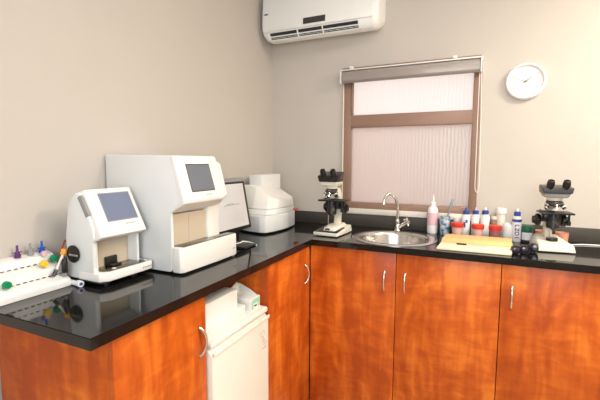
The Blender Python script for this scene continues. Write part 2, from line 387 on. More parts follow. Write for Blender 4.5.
# ---------------------------------------------------------------- fridge in the gap
fr = thing('mini_fridge', 'white under-counter fridge between the left cabinets, boxes on top', 'fridge', (.35, -1.34, 0))
MB().box(.07, .545, -1.562, -1.138, FZ+.03, .640, .006).build('body', 'fridge', fr)
MB().box(.065, .598, -1.568, -1.132, .641, .668, .010, 3).build('top_cover', 'fridge', fr)
dr = MB().prism([(.548, FZ+.045), (.596, FZ+.045), (.600, FZ+.06), (.600, .604), (.594, .618), (.575, .6385), (.548, .6385)], 'y', -1.567, -1.133, .005, 3).build('door', 'fridge', fr)
MB().box(.5995, .609, -1.565, -1.135, .612, .630, .004, 3).build('handle_strip', 'fridge', dr)
for x in (.11, .50):
    for y in (-1.52, -1.17): MB().cyl((x, y, FZ), (x, y, FZ+.0305), .018).build('foot', 'darkgrey', fr)
text('logo', 'Defy', .052, 'faint', dr, basis((.6005, -1.180, .520), (0, .35, -1), (0, 1, .35)))

b = tag(MB().box(.30, .535, -1.558, -1.300, .6685, .795, .002).box(.31, .552, -1.556, -1.262, .6686, .712, .002).build('cardboard_box', 'card'),
        'large plain white box on the fridge, left of the green-printed box', 'box')
t = thing('glove_box', 'small white box with green print and open flap on the fridge', 'box', (.50, -1.18, .669))
MB().box(.43, .560, -1.226, -1.145, .6685, .722, .0015).build('carton', 'card', t)
fl = MB(); fl.prism([(-1.224, .7221), (-1.147, .7221), (-1.140, .768), (-1.155, .764), (-1.166, .776), (-1.222, .757)], 'x', .440, .4425)
fl.prism([(.5405, .7221), (.4425, .7221), (.4425, .768), (.500, .745)], 'y', -1.1475, -1.145); fl.build('flap', 'card', t)
gp = MB(); gp.box(.5602, .5610, -1.222, -1.15, .697, .718); gp.box(.5602, .5610, -1.222, -1.205, .672, .697); gp.box(.5602, .5610, -1.166, -1.149, .674, .697)
gp.build('green_print', 'palegrn', t, 0)
MB().box(.5602, .5612, -1.199, -1.176, .681, .688).build('dark_print', 'darkgrey', t, 0)

# ---------------------------------------------------------------- air conditioner
ac = thing('air_conditioner', 'white split air conditioner high in the corner, grille along bottom', 'air conditioner', (.46, 0, 2.2))
ac_prof = [(-.001, 2.262), (-.06, 2.232), (-.12, 2.214), (-.165, 2.212), (-.195, 2.228), (-.212, 2.262), (-.214, 2.30), (-.20, 2.50), (-.16, 2.535), (-.001, 2.545)]
b = MB(); rings = []
for x, k in ((.024, .80), (.028, .86), (.042, .93), (.062, .975), (.088, 1), (.826, 1), (.848, .975), (.859, .93), (.866, .86), (.868, .82)):
    rings.append([b.bm.verts.new((x, y if k == 1 else y*(.55+.45*k), 2.545+(z-2.545)*k)) for y, z in ac_prof])
for A, B in zip(rings, rings[1:]):
    for q in range(len(ac_prof)): q2 = (q+1) % len(ac_prof); b.bm.faces.new((A[q], A[q2], B[q2], B[q]))
b.bm.faces.new(rings[0][::-1]); b.bm.faces.new(rings[-1]); bmesh.ops.recalc_face_normals(b.bm, faces=b.bm.faces[:])
b.build('housing', 'ac', ac, 50)
MB().prism([(-.212, 2.268), (-.224, 2.272), (-.228, 2.30), (-.214, 2.505), (-.200, 2.505)], 'x', .047, .838, .003, 2).build('front_panel', 'ac', ac, 50)
g0, g1 = Vector((0, -.2155, 2.262)), Vector((0, -.181, 2.217))
dv = (g1-g0); nn = Vector((0, dv.z, -dv.y)).normalized()
if nn.y > 0: nn = -nn
def strip(b, x0, x1, a0, a1, h0, h1):
    p = [g0+dv*a0+nn*h0, g0+dv*a1+nn*h0, g0+dv*a1+nn*h1, g0+dv*a0+nn*h1]
    b.prism([(v.y, v.z) for v in p], 'x', x0, x1)
b = MB(); strip(b, .100, .742, .04, .82, -.004, .004); b.build('outlet', 'slot', ac)
for k, (a0, a1) in enumerate(((.38, .50),)):
    b = MB(); strip(b, .098, .748, a0, a1, .004, .012); b.build('louver', 'ac', ac)
b = MB(); strip(b, .088, .752, .82, .95, -.002, .010); strip(b, .088, .100, -.02, .95, -.002, .010); strip(b, .742, .752, -.02, .95, -.002, .010); b.build('outlet_frame', 'ac', ac)
for x in (.315, .498): b = MB(); strip(b, x-.003, x+.003, .0, .85, .004, .014); b.build('louver_bracket', 'ac', ac)
for i in range(14): b = MB(); x = .14+i*.044; strip(b, x-.0015, x+.0015, .55, .80, .004, .006); b.build('fin', 'darkgrey', ac)
MB().prism([(-.2285, 2.285), (-.2305, 2.285), (-.2275, 2.325), (-.2255, 2.325)], 'x', .362, .522).build('display', 'darkgrey', ac)
MB().prism([(-.2225, 2.385), (-.2245, 2.385), (-.2240, 2.394), (-.2220, 2.394)], 'x', .060, .088).build('emblem', 'bluetxt', ac)

# ---------------------------------------------------------------- roller blind
bl = thing('roller_blind', 'taupe roller blind rolled up in a cassette above the window', 'blind', (1.02, -.03, 1.95))
MB().prism([(-.012, 1.912), (-.060, 1.905), (-.075, 1.92), (-.078, 1.955), (-.070, 1.982), (-.012, 1.986)], 'x', .575, 1.455, .003, 2).build('cassette', 'blind', bl, 35)
MB().box(.565, 1.468, -.074, -.001, 1.988, 1.996, .002).build('top_rail', 'white', bl)
MB().box(.575, 1.458, -.050, -.001, 1.9975, 2.010, .002).build('head_strip', 'frame', bl)
for x in (.645, 1.31): MB().box(x-.012, x+.012, -.078, -.001, 1.997, 2.013, .002).build('bracket', 'white', bl)
for x0, x1 in ((.566, .574), (1.456, 1.464)): MB().box(x0, x1, -.080, -.001, 1.904, 1.986, .001).build('end_cap', 'white', bl)
MB().box(.566, .574, -.014, -.0005, 1.00, 1.903, .0015).build('side_guide', 'sill', bl)
MB().tube(spline([(1.452, -.045, 1.904), (1.452, -.035, 1.6), (1.453, -.03, 1.3), (1.455, -.028, 1.20), (1.466, -.028, 1.175), (1.477, -.028, 1.20), (1.475, -.03, 1.4), (1.468, -.040, 1.7), (1.461, -.045, 1.903)], 6), .0024, 6).build('pull_chain', 'white', bl)

for o in bl.children: o.location.x += .011

# ---------------------------------------------------------------- wall clock
cx, cz, R = 1.7115, 1.838, .104
ck = thing('wall_clock', 'round white wall clock with small grey numerals right of the window', 'clock', (cx, 0, cz))
rx = Matrix.Rotation(PI/2, 3, 'X')
MB().lathe([(0, .001), (R, .001), (R+.003, .012), (R, .026), (R-.006, .030), (R-.013, .026), (R-.015, .014), (0, .014)], (cx, 0, cz), 64, rx).build('case', 'white', ck, 50)
MB().lathe([(0, .0145), (R-.0155, .0145), (R-.0155, .016), (0, .016)], (cx, 0, cz), 64, rx).build('dial', 'white', ck)
def T(px, pz): return basis((cx+px, -.0166, cz+pz), (1, 0, 0), (0, 0, 1))
for k in range(1, 13):
    a = 2*PI*k/12; text('numeral', str(k), .026, 'greytxt', ck, T(.072*math.sin(a), .072*math.cos(a)), .0003)
def hand(nm, deg, ln, wd, yy):
    a = math.radians(deg); d = Vector((math.sin(a), math.cos(a))); nrm = Vector((d.y, -d.x))*wd; c = Vector((cx, cz))
    p = [c-d*.015+nrm*.8, c+d*ln+nrm*.4, c+d*ln-nrm*.4, c-d*.015-nrm*.8]
    MB().prism([(v.x, v.y) for v in p], 'y', yy, yy-.001).build(nm, 'darkgrey', ck)
hand('hour_hand', 54, .046, .0026, -.019); hand('minute_hand', 291, .076, .0016, -.021)
MB().cyl((cx, -.016, cz), (cx, -.0235, cz), .004).build('hub', 'darkgrey', ck)

# ---------------------------------------------------------------- sink and tap
sk = thing('sink', 'round stainless steel sink bowl set into the black worktop', 'sink', (SX, SY, CT))
b = MB(); b.lathe([(.252, .9003), (.252, .903), (.246, .906), (.205, .905), (.196, .901), (.190, .885), (.182, .80), (.168, .765), (.13, .748), (.04, .742), (.04, .740), (.13, .746), (.170, .762), (.184, .80), (.192, .880), (.204, .8985), (.252, .9003)], (SX, SY, 0), 64)
b.build('bowl', 'steel', sk, 60)
MB().lathe([(0, .737), (.038, .737), (.040, .7425), (.030, .745), (.02, .742), (0, .742)], (SX, SY, 0), 24).build('drain', 'chrome', sk)
tx, ty = 1.010, -.128
tp = thing('tap', 'chrome swan-neck tap with star handle behind the round sink', 'tap', (tx, ty, .906))
MB().lathe([(0, .9062), (.022, .9062), (.020, .915), (.015, .92), (.014, .965), (.016, .972), (.013, .985), (0, .985)], (tx, ty, 0), 24).build('body', 'chrome', tp, 50)
neck = spline([(tx, ty, .98), (tx, ty, 1.045), (tx-.004, ty-.006, 1.085), (tx-.018, ty-.02, 1.13), (tx-.040, ty-.045, 1.152), (tx-.058, ty-.065, 1.150), (tx-.070, ty-.078, 1.125), (tx-.074, ty-.083, 1.10)], 6)
MB().tube(neck, .0095, 14).build('spout', 'chrome', tp, 60)
MB().cyl((tx-.073, ty-.082, 1.106), (tx-.0755, ty-.0845, 1.086), .012).build('nozzle', 'chrome', tp)
hd = MB().cyl((tx+.010, ty, .935), (tx+.058, ty-.012, .968), .012).build('valve', 'chrome', tp)
b = MB(); c = Vector((tx+.066, ty-.014, .974)); ax = Vector((.048, -.012, .033)).normalized(); s1 = ax.cross(Vector((0, 1, 0))).normalized(); s2 = ax.cross(s1)
for k in range(4):
    a = PI/4+k*PI/2; dd = s1*math.cos(a)+s2*math.sin(a); b.tube([c, c+dd*.012, c+dd*.030, c+dd*.034], [.006, .006, .008, .004], 8)
b.cyl(c-ax*.009, c+ax*.010, .010); b.build('handle', 'chrome', hd, 50)

# ---------------------------------------------------------------- small analyser (left)
yl, yr, yt = -1.779, -1.566, -1.537
an = thing('blood_analyser', 'small white desktop analyser with blue-grey screen, nearest on the worktop', 'laboratory analyser', (.18, -1.66, .9))
body = [(.085, .922), (.236, .922), (.236, 1.064), (.245, 1.074), (.240, 1.12), (.176, 1.246), (.150, 1.246), (.110, 1.200), (.088, 1.083)]
MB().prism(body, 'y', yl, yl+.022, .005, 2).build('side_cheek', 'machine', an, 50)
MB().prism(body, 'y', yr-.012, yr, .004, 2).build('side_cheek', 'machine', an, 50)
MB().prism([(.085, .922), (.180, .922), (.180, 1.056), (.215, 1.066), (.243, 1.10), (.174, 1.245), (.151, 1.245), (.111, 1.199), (.089, 1.083)], 'y', yl+.0222, yr-.0122, 0).build('body', 'machine', an, 40)
MB().box(.1805, .184, yl+.0225, yr-.0125, .953, 1.055).build('recess_panel', 'beige', an)
pn = MB().hexa([(.247, yl+.004, 1.070), (.247, yr-.002, 1.070), (.160, yr-.006, 1.246), (.160, yl+.006, 1.246),
                (.276, yl+.010, 1.086), (.276, yr+.006, 1.086), (.188, yr+.003, 1.258), (.188, yl+.014, 1.258)], .005, 3).build('screen_housing', 'machine_cream', an, 50)
def panel(yA, yB, t0, t1, h, nm, m, par, base, dvv, nrm, h0=-.001):
    p = [base+dvv*t0+nrm*h0, base+dvv*t1+nrm*h0, base+dvv*t1+nrm*h, base+dvv*t0+nrm*h]
    return MB().prism([(v.x, v.z) for v in p], 'y', yA, yB).build(nm, m, par, 30)
base = Vector((.188, 0, 1.258)); dvv = Vector((.088, 0, -.172)).normalized(); nrm = Vector((-dvv.z, 0, dvv.x))
panel(-1.722, -1.580, .020, .138, .0012, 'screen_bezel', 'grey', pn, base, dvv, nrm)
panel(-1.718, -1.584, .024, .134, .0018, 'screen', 'lcd', pn, base, dvv, nrm, h0=.0013)
pc = base+dvv*.154+nrm*.0006
marks('logo', 'greytxt', pn, basis((pc.x, -1.625, pc.z), (0, 1, 0), tuple(-dvv)), 0.045, .006, 6)
MB().prism([(.150, yl-.001), (.262, yl-.001), (.284, yl+.028), (.287, -1.60), (.285, yt-.012), (.275, yt), (.150, yt)], 'z', .920, .953, .005, 3).build('tray', 'machine_cream', an, 50)
MB().prism([(.1845, yl+.024), (.252, yl+.024), (.268, yl+.042), (.274, -1.60), (.270, yt-.014), (.1845, yt-.03)], 'z', .9532, .9548, .0005).build('tray_inset', 'darksteel', an)
MB().box(.1845, .225, -1.690, -1.645, .955, .962, .002).box(.1845, .195, -1.694, -1.640, .9552, .990, .004).build('sample_inlet', 'black', an)
MB().cyl((.252, -1.705, .9549), (.252, -1.705, .9575), .008).build('start_button', 'white', an)
MB().cyl((.262, -1.560, .9549), (.262, -1.560, .957), .006).build('indicator', 'white', an)
MB().box(.09, .255, yl+.012, yt-.012, .910, .9215, .001).build('base_plate', 'darkgrey', an)
for x in (.12, .235):
    for y in (yl+.05, -1.60): MB().cyl((x, y, .9), (x, y, .9102), .013).build('foot', 'black', an)
marks('marking', 'greytxt', an, basis((.2873, -1.575, .936), (0, 1, 0), (0, 0, 1)), 0.05, .006, 6)
MB().prism([(.168, 1.228), (.184, 1.238), (.226, 1.168), (.210, 1.156)], 'y', yl-.0025, yl+.0102, .001).build('side_grip', 'grey', an)
kn = MB().lathe([(0, 0), (.030, 0), (.033, .004), (.033, .008), (.026, .010), (.010, .012), (.008, .016), (0, .016)], (.135, yl-.0005, 1.016), 28, Matrix.Rotation(PI/2, 3, 'X')).build('side_knob', 'black', an, 50)
MB().box(.130, .176, yl-.021, yl-.0168, 1.013, 1.019, .001).build('knob_lever', 'grey', kn)

# ---------------------------------------------------------------- large analyser
A0, A1, A2, A3 = -1.527, -1.262, -1.206, -1.142
bn = thing('blood_analyser', 'large white boxy analyser with grey screen, middle of left worktop', 'laboratory analyser', (.2, -1.33, .9))
side = [(.008, .908), (.362, .908), (.375, .92), (.375, 1.155), (.425, 1.200), (.426, 1.210), (.380, 1.380), (.370, 1.386), (.014, 1.391), (.008, 1.385)]
MB().prism(side, 'y', A0, A0+.014, .003, 2).build('side_cover', 'machine', bn, 50)
MB().prism([(.011, .908), (.345, .908), (.345, 1.145), (.375, 1.155), (.422, 1.20), (.423, 1.21), (.378, 1.378), (.368, 1.384), (.014, 1.389)], 'y', A0+.0143, A1-.030, 0).build('body', 'machine', bn, 40)
MB().prism([(.011, .908), (.362, .908), (.375, .92), (.375, 1.158), (.424, 1.205), (.419, 1.225), (.388, 1.348), (.375, 1.360), (.014, 1.368)], 'y', A1-.0298, A2, .006, 3).build('right_tower', 'machine_cream', bn, 50)
MB().box(.3455, .362, A0+.0145, A1-.0302, 1.012, 1.144).build('recess_panel', 'beige', bn)
MB().box(.3622, .3628, -1.410, -1.4085, 1.012, 1.144).build('panel_seam', 'greytxt', bn)
pn = MB().prism([(.378, 1.3835), (.388, 1.386), (.396, 1.380), (.448, 1.207), (.444, 1.193), (.386, 1.158), (.376, 1.158), (.426, 1.202)], 'y', A0-.002, A1+.003, .004, 3).build('screen_housing', 'machine_cream', bn, 50)
base = Vector((.396, 0, 1.380)); dvv = Vector((.052, 0, -.173)).normalized(); nrm = Vector((-dvv.z, 0, dvv.x))
panel(-1.472, -1.320, .030, .150, .0012, 'screen_bezel', 'darkgrey', pn, base, dvv, nrm)
panel(-1.468, -1.324, .034, .146, .0018, 'screen', 'lcd2', pn, base, dvv, nrm, h0=.0013)
pc = base+dvv*.165+nrm*.0006
marks('logo', 'greytxt', pn, basis((pc.x, -1.365, pc.z), (0, 1, 0), tuple(-dvv)), 0.045, .006, 6)
MB().prism([(.3765, A0-.001), (.415, A0-.001), (.427, A0+.012), (.432, -1.30), (.428, A3-.004), (.420, A3), (.3765, A3)], 'z', .908, 1.012, .004, 3).build('front_tray', 'machine_cream', bn, 50)
MB().box(.3482, .376, A0+.0145, A1-.0302, .95, 1.0115).build('recess_floor', 'machine_cream', bn, 0)
MB().box(.3632, .419, A0+.020, A1-.032, 1.0122, 1.0150, .0008).box(.3775, .419, A1-.034, A3-.010, 1.0122, 1.0150, .0008).build('tray_inset', 'darksteel', bn)
marks('marking', 'greytxt', bn, basis((.4318, -1.170, .945), (0, 1, 0), (0, 0, 1)), 0.022, .006, 6)
for x in (.05, .34):
    for y in (A0+.04, A2-.03): MB().cyl((x, y, .9), (x, y, .9082), .016).build('foot', 'black', bn)
MB().box(.405, .422, -1.168, -1.152, .9002, .9078, .002).build('front_foot', 'grey', bn)

# ---------------------------------------------------------------- monitor
mn = thing('computer_monitor', 'black framed flat monitor between the large analyser and the rounded one', 'monitor', (.22, -.92, .9))
TM = Matrix.Translation((.252, -.925, .968)) @ Matrix.Rotation(math.radians(-10.5), 4, 'Y')
def mbx(x0, x1, y0, y1, z0, z1, nm, m, par, bev=.001): return MB().box(x0, x1, y0, y1, z0, z1, bev, 2, TM).build(nm, m, par)
case = mbx(-.022, .008, -.190, .190, 0, .302, 'case', 'black', mn, .004)
mbx(.0082, .0095, -.170, .166, .020, .268, 'screen', 'lcd3', case, 0)
mbx(.0082, .0100, -.188, .188, .280, .300, 'top_bezel', 'grey', case, 0)
for a, c, z in ((-.02, .05, .155), (-.05, .10, .148)): mbx(.0096, .0099, a, c, z, z+.004, 'screen_text', 'greytxt', case, 0)
MB().prism([(.150, .912), (.185, .912), (.225, 1.03), (.215, 1.06), (.190, 1.06)], 'y', -.955, -.895, .003).build('stand_neck', 'black', mn)
MB().prism([(.12, .9), (.385, .9), (.392, .905), (.385, .911), (.20, .9145), (.12, .9145)], 'y', -1.01, -.895, .002).build('stand_foot', 'black', mn)
MB().tube(spline([(.300, -.995, .9165), (.315, -.94, .9165), (.305, -.905, .9165), (.330, -.885, .9115), (.375, -.885, .904), (.396, -.905, .9035)], 6), .0035, 8).build('cable', 'white', mn)

# ---------------------------------------------------------------- rounded analyser at the back
gn = thing('chemistry_analyser', 'white rounded analyser with sloping lid and tall back, in the corner', 'laboratory analyser', (.17, -.35, .9))
fp = [(.05, -.56), (.15, -.598), (.24, -.612), (.280, -.602), (.303, -.535), (.314, -.45), (.316, -.36), (.298, -.22), (.262, -.145), (.05, -.145)]
MB().prism([(x*.96+.004, y*.96-.012) for x, y in fp], 'z', .9025, .9105, .002).build('base_plate', 'black', gn)
MB().prism(fp, 'z', .911, 1.018, .005, 3).build('lower_housing', 'machine', gn, 50)
def ringloft(bot, top, caps, bev):
    b = MB(); A = [b.bm.verts.new(p) for p in bot]; B = [b.bm.verts.new(p) for p in top]; n = len(A); fs = [b.bm.faces.new(A[::-1])]
    for i in range(n): fs.append(b.bm.faces.new((A[i], A[(i+1) % n], B[(i+1) % n], B[i])))
    for c in caps: fs.append(b.bm.faces.new([B[i] for i in c]))
    bmesh.ops.recalc_face_normals(b.bm, faces=fs)
    bmesh.ops.bevel(b.bm, geom=list({e for f in fs for e in f.edges}), offset=bev, segments=3, affect='EDGES', profile=.5); return b
bot = [(.05, -.548), (.15, -.572), (.262, -.565), (.300, -.49), (.310, -.31), (.285, -.20), (.14, -.17), (.05, -.17)]
top = [(.05, -.490, 1.207), (.145, -.490, 1.197), (.238, -.488, 1.133), (.284, -.43, 1.112), (.300, -.30, 1.106), (.276, -.21, 1.112), (.14, -.18, 1.178), (.05, -.18, 1.198)]
ringloft([(x, y, 1.020) for x, y in bot], [(t_[0]*.25+b_[0]*.75, t_[1]*.25+b_[1]*.75, 1.052) for b_, t_ in zip(bot, top)], ((0, 1, 2, 3, 4, 5, 6, 7),), .003).build('middle_housing', 'machine', gn, 50)
ringloft([(t_[0]*.25+b_[0]*.75, t_[1]*.25+b_[1]*.75, 1.0535) for b_, t_ in zip(bot, top)], top, ((0, 1, 6, 7), (1, 2, 5, 6), (2, 3, 4, 5)), .007).build('lid', 'machine_cream', gn, 60)
MB().box(.056, .158, -.438, -.170, 1.160, 1.272, .006, 3).build('back_tower', 'machine', gn, 50)
for x in (.09, .26):
    for y in (-.52, -.20): MB().cyl((x, y, .9), (x, y, .9028), .014).build('foot', 'black', gn)
MB().box(.272, .312, -.235, -.185, 1.0185, 1.030, .003).build('red_latch', 'red', gn)

# ---------------------------------------------------------------- tube rack
ry0, ry1 = -2.066, -1.800
rk = thing('tube_rack', 'white stepped rack with rows of dark slots at the worktop end', 'test tube rack', (.07, -1.92, .9))
MB().prism([(.003, .9005), (.138, .9005), (.138, .922), (.132, .930), (.098, .944), (.092, .972), (.050, .986), (.044, 1.012), (.003, 1.024)], 'y', ry0, ry1, .002, 2).build('body', 'white', rk, 35)
for x, z, k in ((.0985, .9455, 13), (.0505, .9875, 12)):
    b = MB()
    for i in range(k):
        y = ry0+.012+i*.0215
        if y+.011 < ry1: b.box(x+.001, x+.005, y, y+.011, z-.001, z+.0012)
    b.build('slots', 'slot', rk, 0)
def stub(x, y, z, m, label, h=.045):
    t = thing('capped_tube', label, 'test tube', (x, y, z))
    local(t, MB().lathe([(0, .0005), (.0105, .0005), (.0105, .012), (0, .012)], n=16), 'collar', 'white' if m == 'white' else m)
    local(t, MB().lathe([(0, .0125), (.0085, .0125), (.0085, .020), (.0045, .024), (.0038, h), (0, h)], n=14).box(-.002, .002, -.015, .015, .018, .021), 'cap', m)
stub(.022, -1.915, 1.0185, 'purple', 'purple capped tube standing on the back of the rack')
stub(.022, -1.871, 1.0185, 'grey', 'grey capped tube between the purple and blue ones on the rack')
stub(.022, -1.829, 1.0185, 'tubeblue', 'blue capped tube standing on the back of the rack')
def lying(x, y, z, m, label):
    tag(MB().lathe([(0, 0), (.008, 0), (.0085, .004), (.0125, .006), (.0125, .019), (.0105, .022), (0, .022)], (x, y, z), 18, Matrix.Rotation(PI/2, 3, 'Y')).build('screw_cap', m), label, 'cap')
lying(.055, -1.815, 1.000, 'green', 'green tube cap lying at the right end of the rack')
lying(.072, -1.862, .9915, 'yellow', 'yellow tube cap lying in the middle of the rack')
lying(.100, -2.003, .9565, 'green', 'green tube cap on the front step, at the left picture edge')
tag(MB().lathe([(0, 0), (.008, 0), (.0105, .003), (.0105, .012), (0, .014)], (.040, -1.838, 1.020), 18, Matrix.Rotation(PI/2, 3, 'Y')).build('screw_cap', 'pink'), 'pale lilac tube cap lying below the blue capped tube', 'cap')
# clutter between the rack and the small analyser
t = thing('sample_tube', 'clear white tube with orange cap leaning at the rack end', 'test tube', (.11, -1.80, .94))
MB().cyl((.1108, -1.836, .965), (.098, -1.800, 1.012), .005).build('body', 'white', t)
MB().cyl((.098, -1.7998, 1.0122), (.094, -1.790, 1.030), .011).build('cap', 'orange', t)
MB().cyl((.1165, -1.852, .9475), (.1109, -1.8362, .9648), .007).build('tip', 'darkgrey', t)
t = thing('dropper', 'black rubber dropper standing at the rack end, beside the small analyser', 'dropper', (.124, -1.813, .938))
MB().lathe([(0, .9375), (.006, .9375), (.007, .951), (0, .951)], (.124, -1.813, 0), 14).build('tube', 'grey', t)
MB().lathe([(0, .9512), (.009, .9512), (.0112, .960), (.0108, .990), (.007, 1.004), (0, 1.006)], (.124, -1.813, 0), 16).build('bulb', 'black', t, 60)
tag(MB().tube(spline([(.030, -1.742, 1.052), (.042, -1.762, 1.030), (.052, -1.782, .995), (.060, -1.786, .95), (.066, -1.786, .9045)], 6), .0035, 8).build('red_cable', 'redwire'), 'red cable hanging beside the left side of the small analyser', 'cable')
t = thing('sample_tube', 'white tube with pale blue end lying in front of the small analyser', 'test tube', (.15, -1.77, .91))
MB().cyl((.100, -1.790, .9100), (.172, -1.797, .9100), .0090).build('body', 'white', t)
MB().cyl((.1722, -1.797, .9125), (.190, -1.799, .9125), .012).build('cap', 'label', t)
MB().cyl((.1902, -1.799, .9125), (.1912, -1.7992, .9125), .006).build('cap_mark', 'bluetxt', t)

# ---------------------------------------------------------------- microscopes
def microscope(loc, rz, dark, label, sc):
    t = thing('microscope', label, 'microscope', loc, rz)
    t.scale = sc
    # local frame: base centre at origin, user side is -y
    w0, w1 = (.089, .080) if dark else (.094, .058)
    b = MB()
    if dark:
        b.hexa([(-w0, -.135, .004), (w0, -.135, .004), (w0, .135, .004), (-w0, .135, .004), (-w0, -.135, .024), (w0, -.135, .024), (w1, .135, .045), (-w1, .135, .045)], .005)
    else:
        b.hexa([(-w0, -.135, .004), (w0, -.135, .004), (w0-.01, .135, .004), (-w0+.01, .135, .004), (-w0+.008, -.126, .042), (w0-.008, -.126, .042), (w1, .125, .062), (-w1, .125, .062)], .006)
    local(t, b, 'base', 'cream', 50)
    for sx in (-1, 1):
        for sy in (-1, 1): local(t, MB().cyl((sx*.07, sy*.11, 0), (sx*.07, sy*.11, .0045), .010), 'foot', 'black')
    if dark:
        local(t, MB().hexa([(-.086, -.131, .0245), (.086, -.131, .0245), (.080, .02, .036), (-.080, .02, .036), (-.084, -.128, .029), (.084, -.128, .029), (.078, .02, .0415), (-.078, .02, .0415)], .001, 1), 'base_cover', 'black')
        local(t, MB().hexa([(-.030, -.105, .030), (.060, -.105, .030), (.070, .09, .042), (-.02, .09, .042), (-.024, -.095, .050), (.045, -.095, .050), (.05, .09, .062), (-.012, .09, .062)], .005), 'lamp_housing', 'cream')
        local(t, MB().hexa([(-.015, -.1062, .036), (.020, -.1062, .036), (.020, -.100, .036), (-.015, -.100, .036), (-.013, -.1022, .046), (.018, -.1022, .046), (.018, -.095, .046), (-.013, -.095, .046)]), 'name_plate', 'darkgrey')
    else:
        local(t, MB().lathe([(0, .050), (.030, .050), (.028, .066), (0, .068)], (0, -.03, 0), 20), 'lamp_housing', 'black')
    # arm: C shape in the y-z plane
    arm = [(.045, .045), (.100, .045), (.105, .12), (.100, .24), (.070, .275), (-.030, .285), (-.045, .262), (.020, .245), (.058, .215), (.062, .12)]
    local(t, MB().prism(arm, 'x', -.020, .020, .004, 2), 'arm', 'cream', 50)
    for s in (-1, 1):
        k = local(t, MB().lathe([(0, 0), (.031, 0), (.035, .004), (.035, .022), (.031, .025), (.022, .026), (.022, .038), (.018, .041), (0, .041)], (s*.052, .045 if dark else .03, .158), 28, Matrix.Rotation(s*PI/2, 3, 'Y')), 'focus_knob', 'black', 50)
    local(t, MB().cyl((-.053, .045 if dark else .03, .158), (.053, .045 if dark else .03, .158), .011), 'knob_shaft', 'darkgrey')
    st = local(t, MB().box(-.086 if dark else -.070, .095, -.075, .055, .2005, .2105, .003).box(-.045, .045, -.02, .056, .165, .200, .004), 'stage', 'black')
    local(t, MB().box(-.045, .055, -.025, .020, .2107, .2140, .001).box(-.060, -.045, -.03, .03, .2107, .2175, .002), 'slide_holder', 'darkgrey')
    local(t, MB().tube([(.078, -.03, .200), (.078, -.03, .160)], .006, 10).tube([(.078, -.03, .160), (.078, -.03, .138)], .011, 12), 'stage_drive', 'black')
    local(t, MB().lathe([(0, .112), (.014, .112), (.020, .118), (.034, .124), (.034, .152), (.026, .160), (.026, .1995), (0, .1995)], (0, -.03, 0), 22), 'condenser', 'black', 50)
    local(t, MB().cyl((-.018, -.045, .062), (-.018, -.045, .126), .003), 'condenser_rod', 'chrome')
    # nosepiece and objectives
    ns = local(t, MB().lathe([(0, 0), (.026, 0), (.042, .010), (.044, .018), (.034, .026), (0, .026)], (0, -.034, .250), 28, Matrix.Rotation(math.radians(14), 3, 'X')), 'nosepiece', 'darkgrey', 50)
    for k, a in enumerate((-90, -20, 55, 125, 200)):
        a = math.radians(a); dx, dy = math.cos(a), math.sin(a); L = (.042, .038, .028, .030, .038)[k]
        p0 = Vector((dx*.029, -.034+dy*.027, .262)); p1 = p0+Vector((dx*.52, dy*.52-.10, -.72)).normalized()*L
        if p1.z < .217: p1 = p0+(p1-p0)*((p0.z-.217)/(p0.z-p1.z))
        ob = local(t, MB().cyl(p0, p1, .0130, .0095), 'objective', 'chrome' if k % 2 == 0 else 'black')
        mid = p0+(p1-p0)*.55; local(ob, MB().cyl(mid, mid+(p1-p0)*.16, .0125), 'colour_ring', 'black' if k % 2 == 0 else 'cream')
    # head
    local(t, MB().lathe([(0, .276), (.034, .276), (.040, .286), (.040, .296), (0, .296)], (0, -.035, 0), 28), 'head_mount', 'cream', 50)
    local(t, MB().hexa([(-.052, -.085, .294), (.052, -.085, .294), (.052, .005, .294), (-.052, .005, .294), (-.066, -.090, .318), (.066, -.090, .318), (.066, .015, .318), (-.066, .015, .318)], .004), 'lower_head', 'cream' if dark else 'grey', 50)
    local(t, MB().hexa([(-.067, -.098, .3185), (.067, -.098, .3185), (.067, .015, .3185), (-.067, .015, .3185), (-.080, -.098, .352), (.080, -.098, .352), (.074, .015, .378), (-.074, .015, .378)] if dark else [(-.070, -.098, .3185), (.070, -.098, .3185), (.070, .015, .3185), (-.070, .015, .3185), (-.077, -.098, .350), (.077, -.098, .350), (.072, .015, .362), (-.072, .015, .362)], .005), 'head', 'black' if dark else 'darkgrey', 50)
    for s in (-1, 1):
        p0 = Vector((s*.038, -.082, .345)); d = Vector((0, -.45, .89)).normalized()
        e = local(t, MB().cyl(p0, p0+d*.014, .0175), 'eyepiece_tube', 'black')
        local(t, MB().lathe([(0, 0), (.0185, 0), (.0195, .004), (.0195, .020), (.0165, .034), (.0125, .036), (.0125, .031), (0, .031)], p0+d*.0143, 24, Vector((0, 0, 1)).rotation_difference(d).to_matrix()), 'eyepiece', 'black', 50)
    return t
microscope((.648, -.372, .9), math.radians(-4), True, 'black and cream binocular microscope left of the sink in the corner', (.91, .93, 1.06))
microscope((1.854, -.262, .9), math.radians(6), False, 'cream binocular microscope with grey head at the right of the worktop', (.93, .93, .95))

